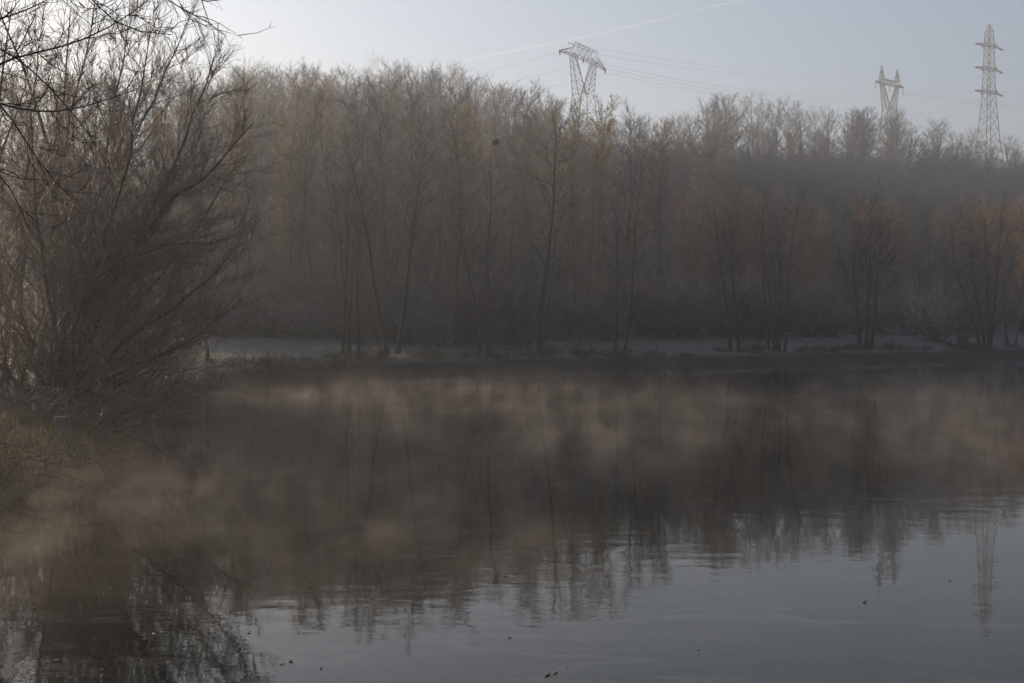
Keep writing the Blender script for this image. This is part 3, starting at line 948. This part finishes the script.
mb.add(np.concatenate([top, [[0, 0, .42]]]), [(k, (k + 1) % 14, 14) for k in range(14)])
mb.obj('cut_face', M['moss'], root)


# grass
def grass(name, n, xr, yr, dmin, dmax, hh, mat, wdt, seed):
    rg = np.random.default_rng(seed)
    x = rg.uniform(*xr, n * 3); y = rg.uniform(*yr, n * 3)
    d = pond_sd(x, y) + .35 * wob(x, y)
    k = (d > dmin) & (d < dmax) & (rg.uniform(0, 1, n * 3) < .35 + .65 * (wob(x * 2.3, y * 2.1) > -.1))
    x, y = x[k][:n], y[k][:n]
    z = ground_h(x, y)
    P = np.stack([x, y, z - .02], -1)
    D = rg.normal(size=P.shape) * .35; D[:, 2] = 1; D /= np.linalg.norm(D, axis=1, keepdims=True)
    mb = MB(); mb.twigs(P, D, hh * rg.uniform(.5, 1.4, len(x)), np.full(len(x), wdt), rg, .5)
    tag(mb.obj(name, M[mat]), kind='stuff')


grass('bank_grass', 11000, (-14, -7), (12, 32), .05, 3.5, .30, 'grass', .006, 1)
grass('frosted_grass', 30000, (-18, 50), (52, 112), 2.2, 18, .15, 'grass_frost', .012, 2)
grass('waterside_sedge', 26000, (-18, 60), (52, 112), -.1, 2.0, .5, 'sedge', .012, 3)


# mossy hummock on the far bank
hx, hy = (268 - 512) / F * 60.5, 60.5
mb = MB(); th = np.linspace(0, 1, 9); an = np.arange(22) * 6.283 / 22
v = np.array([[(1.9 * math.sin(q * 1.57) * (1 + .08 * math.sin(3 * a + 2))) * math.cos(a), (1.2 * math.sin(q * 1.57)) * math.sin(a), .55 * math.cos(q * 1.57) ** .8 + .03 * math.sin(5 * a) * q] for q in th for a in an])
i = np.arange(8)[:, None] * 22 + np.arange(22)[None]; j = np.arange(8)[:, None] * 22 + (np.arange(22)[None] + 1) % 22
mb.add(v, np.concatenate([np.stack([i, j + 22, j], -1).reshape(-1, 3), np.stack([i, i + 22, j + 22], -1).reshape(-1, 3)]))
hm = mb.obj('grass_hummock', M['sedge'], None, True)
hm.location = (hx, hy, float(ground_h(np.array([hx]), np.array([hy]))[0]) - .3)
tag(hm, 'rounded mossy hummock at the water edge on the left of the far bank', 'hummock')


# bird nest high in the wood
nb = MB(); c = rng.normal(size=(260, 3)); c /= np.linalg.norm(c, axis=1, keepdims=True); c *= np.array([.15, .15, .10])
dd_ = np.cross(c, rng.normal(size=c.shape)); dd_ /= np.linalg.norm(dd_, axis=1, keepdims=True)
nb.twigs(c, dd_, np.full(260, .32), np.full(260, .012), rng)
nest = nb.obj('bird_nest', M['bark_dark']); nest.location = tuple(world(496, 143, 84))
tag(nest, 'dark twig nest in a treetop in the middle of the wood', 'nest')

# ------------------------------------------------------------------ pylons and cables
def lattice(mb, A, B, n, r, rb):
    """four legs from square A to square B (4x3 arrays), with X bracing in n panels"""
    A = np.asarray(A, float); B = np.asarray(B, float)
    for k in range(4): mb.bar(A[k], B[k], r)
    ts = np.linspace(0, 1, n + 1)
    for q in range(n):
        P = A + (B - A) * ts[q]; Q = A + (B - A) * ts[q + 1]
        for k in range(4):
            m_ = (k + 1) % 4
            mb.bar(P[k], Q[m_], rb); mb.bar(P[m_], Q[k], rb)
            mb.bar(Q[k], Q[m_], rb)


def sq(u, v, z, cu=0): return np.array([[cu - u, -v, z], [cu + u, -v, z], [cu + u, v, z], [cu - u, v, z]])


def insulator(parent, p, q, rr=.22):
    mb = MB(); p = np.array(p, float); q = np.array(q, float)
    n = 9; pts = [p + (q - p) * k / (2 * n) for k in range(2 * n + 1)]
    mb.tube(pts, [rr * .6 if k % 2 else rr for k in range(2 * n + 1)], 7)
    mb.obj('insulator', M['steel_dark'], parent)


def spread_pylon(name, label, base, ang, zw, zb, wb, hb, tip, ww=1.7, bd=2.0, peaks=0., th=1., ins=3.2):
    root = thing(name, label, 'pylon', base); root.rotation_euler = (0, 0, ang)
    body = MB()
    lattice(body, sq(4.2, 4.2, -.5), sq(ww, ww, zw), 6, 0.104 * th, 0.042 * th)
    body.obj('tower_body', M['steel'], root)
    for s in (-1, 1):
        arm = MB()
        A = np.array([[s * ww, -ww, zw], [s * .5, -ww * .5, zw], [s * .5, ww * .5, zw], [s * ww, ww, zw]])
        B = np.array([[s * wb, -.6, zb], [s * (wb - 1.1), -.6, zb], [s * (wb - 1.1), .6, zb], [s * wb, .6, zb]])
        lattice(arm, A, B, 6, 0.080 * th, 0.035 * th); arm.obj('window_arm', M['steel'], root)
    beam = MB()
    nn = 5
    us = np.linspace(-wb, wb, nn + 1)
    for k in range(nn):
        P = np.array([[us[k], -.9, zb], [us[k], .9, zb], [us[k], .9, zb + bd], [us[k], -.9, zb + bd]])
        Q = P.copy(); Q[:, 0] = us[k + 1]
        lattice(beam, P, Q, 1, 0.072 * th, 0.035 * th)
    for s in (-1, 1):
        P = np.array([[s * wb, -.9, zb], [s * wb, .9, zb], [s * wb, .9, zb + bd * .55], [s * wb, -.9, zb + bd * .55]])
        e = np.array([s * hb, 0, zb + tip])
        Q = np.array([e + [0, -.12, -.1], e + [0, .12, -.1], e + [0, .12, .1], e + [0, -.12, .1]])
        lattice(beam, P, Q, 3, 0.072 * th, 0.035 * th)
    beam.obj('crossarm', M['steel'], root)
    if peaks:
        for s in (-1, 1):
            pk = MB(); c = s * (wb - .6)
            lattice(pk, sq(.9, .9, zb + bd, c), sq(.08, .08, zb + bd + peaks, c), 3, 0.064 * th, 0.035 * th)
            pk.obj('earth_wire_peak', M['steel'], root)
    for u in (-hb + .3, 0, hb - .3):
        zz = zb + (tip if u else 0)
        insulator(root, (u, 0, zz), (u, 0, zz - ins))
    return root


def local(root, p):
    a = root.rotation_euler[2]; x, y, z = p
    return np.array([root.location[0] + x * math.cos(a) - y * math.sin(a), root.location[1] + x * math.sin(a) + y * math.cos(a), root.location[2] + z])


def gz(x, y): return float(ground_h(np.array([x]), np.array([y]))[0])


# pylon one
x1, y1 = (583 - 512) / F * 262, 262.
g1 = gz(x1, y1)
zb1 = world(583, 60, 262)[2] - g1
p1 = spread_pylon('transmission_pylon', 'nearest lattice pylon, wide arms over a V-shaped window, rising behind the middle of the wood', (x1, y1, g1), math.atan2(.85, .53), zb1 - 8.6, zb1, 5.7, 11.6, -.5, bd=2.7, ww=1.9, th=.95, ins=.9)
# pylon two
x2, y2 = (888 - 512) / F * 480, 480.
g2 = gz(x2, y2)
zb2 = world(888, 86, 480)[2] - g2
p2 = spread_pylon('transmission_pylon', 'lattice pylon with two pointed peaks on its crossarm, left of the tall mast-like pylon', (x2, y2, g2), math.radians(38), zb2 - 10.5, zb2, 6.4, 10.6, .2, bd=1.9, peaks=5.6, th=2.2, ww=2.1)
# pylon three: tall double-circuit tower
x3, y3 = (987 - 512) / F * 480, 480.
g3 = gz(x3, y3)
Z = lambda row: world(987, row, 480)[2] - g3
p3 = thing('transmission_pylon', 'tall straight lattice pylon with three pairs of short arms at the right', 'pylon', (x3, y3, g3))
p3.rotation_euler = (0, 0, math.radians(32))
body = MB()
prof = [(-.5, 5.0), (Z(142), 3.3), (Z(95), 1.95), (Z(72), 1.65), (Z(48), 1.45), (Z(33), 1.2)]
for (za, wa), (zc, wc), n_ in zip(prof[:-1], prof[1:], (3, 4, 3, 3, 2)):
    lattice(body, sq(wa, wa, za), sq(wc, wc, zc), n_, .19, .09)
body.obj('tower_body', M['steel'], p3)
pk = MB(); lattice(pk, sq(1.2, 1.2, Z(33)), sq(.2, .2, Z(26)), 2, .12, .06)
pk.obj('earth_wire_peak', M['steel'], p3)
tips3 = []
for row, wd in ((47, 1.6), (70, 1.8), (93, 2.1)):
    z = Z(row)
    for s in (-1, 1):
        arm = MB()
        P = np.array([[s * wd, -wd, z - .9], [s * wd, wd, z - .9], [s * wd, wd, z + .9], [s * wd, -wd, z + .9]])
        e = np.array([s * 6.4, 0, z]); Q = np.array([e + [0, -.15, -.1], e + [0, .15, -.1], e + [0, .15, .1], e + [0, -.15, .1]])
        lattice(arm, P, Q, 3, .13, .08); arm.obj('crossarm', M['steel'], p3)
        insulator(p3, (s * 6.5, 0, z - .2), (s * 9.9, .4 * s, z - .5), .46)
        tips3.append(local(p3, (s * 10.0, 1.2 * s, z - .3)))
top3 = local(p3, (0, 0, Z(26)))


def cable(a, b, sag, label, group, r=.022):
    a = np.array(a); b = np.array(b); tt = np.linspace(0, 1, 30)
    pts = a + (b - a) * tt[:, None]; pts[:, 2] -= sag * 4 * tt * (1 - tt)
    mb = MB(); mb.tube(pts, np.full(30, r), 4)
    tag(mb.obj('power_cable', M['wire']), label, 'cable', group)


ZB = zb1 - 1.0; ZB2 = zb2 - 2.8
L12 = 'thin power cable strung between the spread-armed pylon and the twin-peaked pylon'
for u1, u2 in ((-11.9, -9.7), (0, 0), (11.9, 9.7)):
    cable(local(p1, (u1, 0, ZB)), local(p2, (u2, 0, ZB2)), 5, L12, 'cables between the two spread-armed pylons')
    cable(local(p1, (u1, 0, ZB)), local(p1, (u1, 0, ZB)) + np.array([-330, 205, -12]), 8, 'thin power cable running left from the spread-armed pylon behind the wood', 'cables left of the spread-armed pylon')
    cable(local(p2, (u2, 0, ZB2)), local(p2, (u2, 0, ZB2)) + np.array([260, 40, -4]), 6, 'thin power cable running right from the twin-peaked pylon', 'cables right of the twin-peaked pylon')
for u1, u2 in ((-6, -6.4), (6, 6.4)):
    cable(local(p1, (u1, 0, zb1 + 2.4)), local(p2, (u2, 0, zb2 + 7)), 4, 'upper earth wire strung between the spread-armed pylon and the twin-peaked pylon', 'earth wires between the pylons', .018)
for tp in tips3 + [top3]:
    e = tp + np.array([-(x3 + 10), 520, 40.])
    cable(tp, e, 7, 'thin power cable running down left from the tall straight pylon', 'cables left of the tall straight pylon', .03)
    cable(tp, tp + np.array([240, -20, -6]), 6, 'thin power cable running right from the tall straight pylon', 'cables right of the tall straight pylon', .03)

# ------------------------------------------------------------------ contrail
m = bpy.data.materials.new('thin ice cloud'); m.use_nodes = True
t = m.node_tree; t.nodes.remove(t.nodes['Principled BSDF'])
df = t.nodes.new('ShaderNodeVolumeScatter'); df.inputs['Density'].default_value = .015; df.inputs['Anisotropy'].default_value = .5
t.links.new(df.outputs[0], t.nodes['Material Output'].inputs['Volume'])
mb = MB()
a, b = world(395, 78, 5200), world(800, -9, 4200)
tt = np.linspace(0, 1, 40)
pts = a + (b - a) * tt[:, None]; pts[:, 2] += 6 * np.sin(tt * 9) + 10 * tt * (1 - tt)
mb.tube(pts, 5 + 1.2 * np.sin(tt * 23) + 2 * (1 - tt), 12)
tag(mb.obj('contrail', m, smooth=True), 'faint white vapour trail slanting up across the sky', 'contrail')


# ------------------------------------------------------------------ leaves and flecks floating on the water
LF = [(548, 677, .10), (556, 675, .08), (866, 603, .10), (289, 663, .09), (281, 666, .07), (158, 575, .08), (170, 570, .07), (153, 636, .10), (162, 634, .09), (90, 556, .06), (505, 577, .09), (675, 534, .05), (130, 600, .07), (230, 612, .06), (320, 670, .06)]
for _ in range(34):
    LF.append((random.uniform(10, 1000) if random.random() < .5 else random.uniform(20, 330), random.uniform(505, 680), random.uniform(.03, .07)))
proto = None
lg = 'dead leaves floating on the water'
for px, py, sz in LF:
    Y = CAMH * F / (py - HZ)
    if proto is None:
        mb = MB()
        n = 12; an = np.arange(n) * 6.283 / n
        rim = np.stack([np.cos(an) * (1 + .15 * np.cos(3 * an)), .55 * np.sin(an), .12 * np.cos(2 * an) + .14], -1)
        v = np.concatenate([rim, rim * [.96, .96, 1] - [0, 0, .05], [[0, 0, .02], [0, 0, -.03]]])
        f = [(k, (k + 1) % n, 2 * n) for k in range(n)] + [((k + 1) % n + n, k + n, 2 * n + 1) for k in range(n)]
        for k in range(n):
            m_ = (k + 1) % n; f += [(k, k + n, m_ + n), (k, m_ + n, m_)]
        mb.add(v, f)
        proto = mb.obj('floating_leaf', M['leaf_dry'], None, True)
        o = proto
    else:
        o = proto.copy(); COL.objects.link(o)
    o.location = ((px - 512) / F * Y, Y, .006); o.scale = (sz * .38, sz * .38, sz * .3); o.rotation_euler = (0, 0, random.uniform(0, 6.28))
    tag(o, 'curled dead leaf floating on the dark water', 'leaf', lg)

for o in list(S.objects):
    if '_h' in o: del o['_h']
print('objects', len(S.objects))
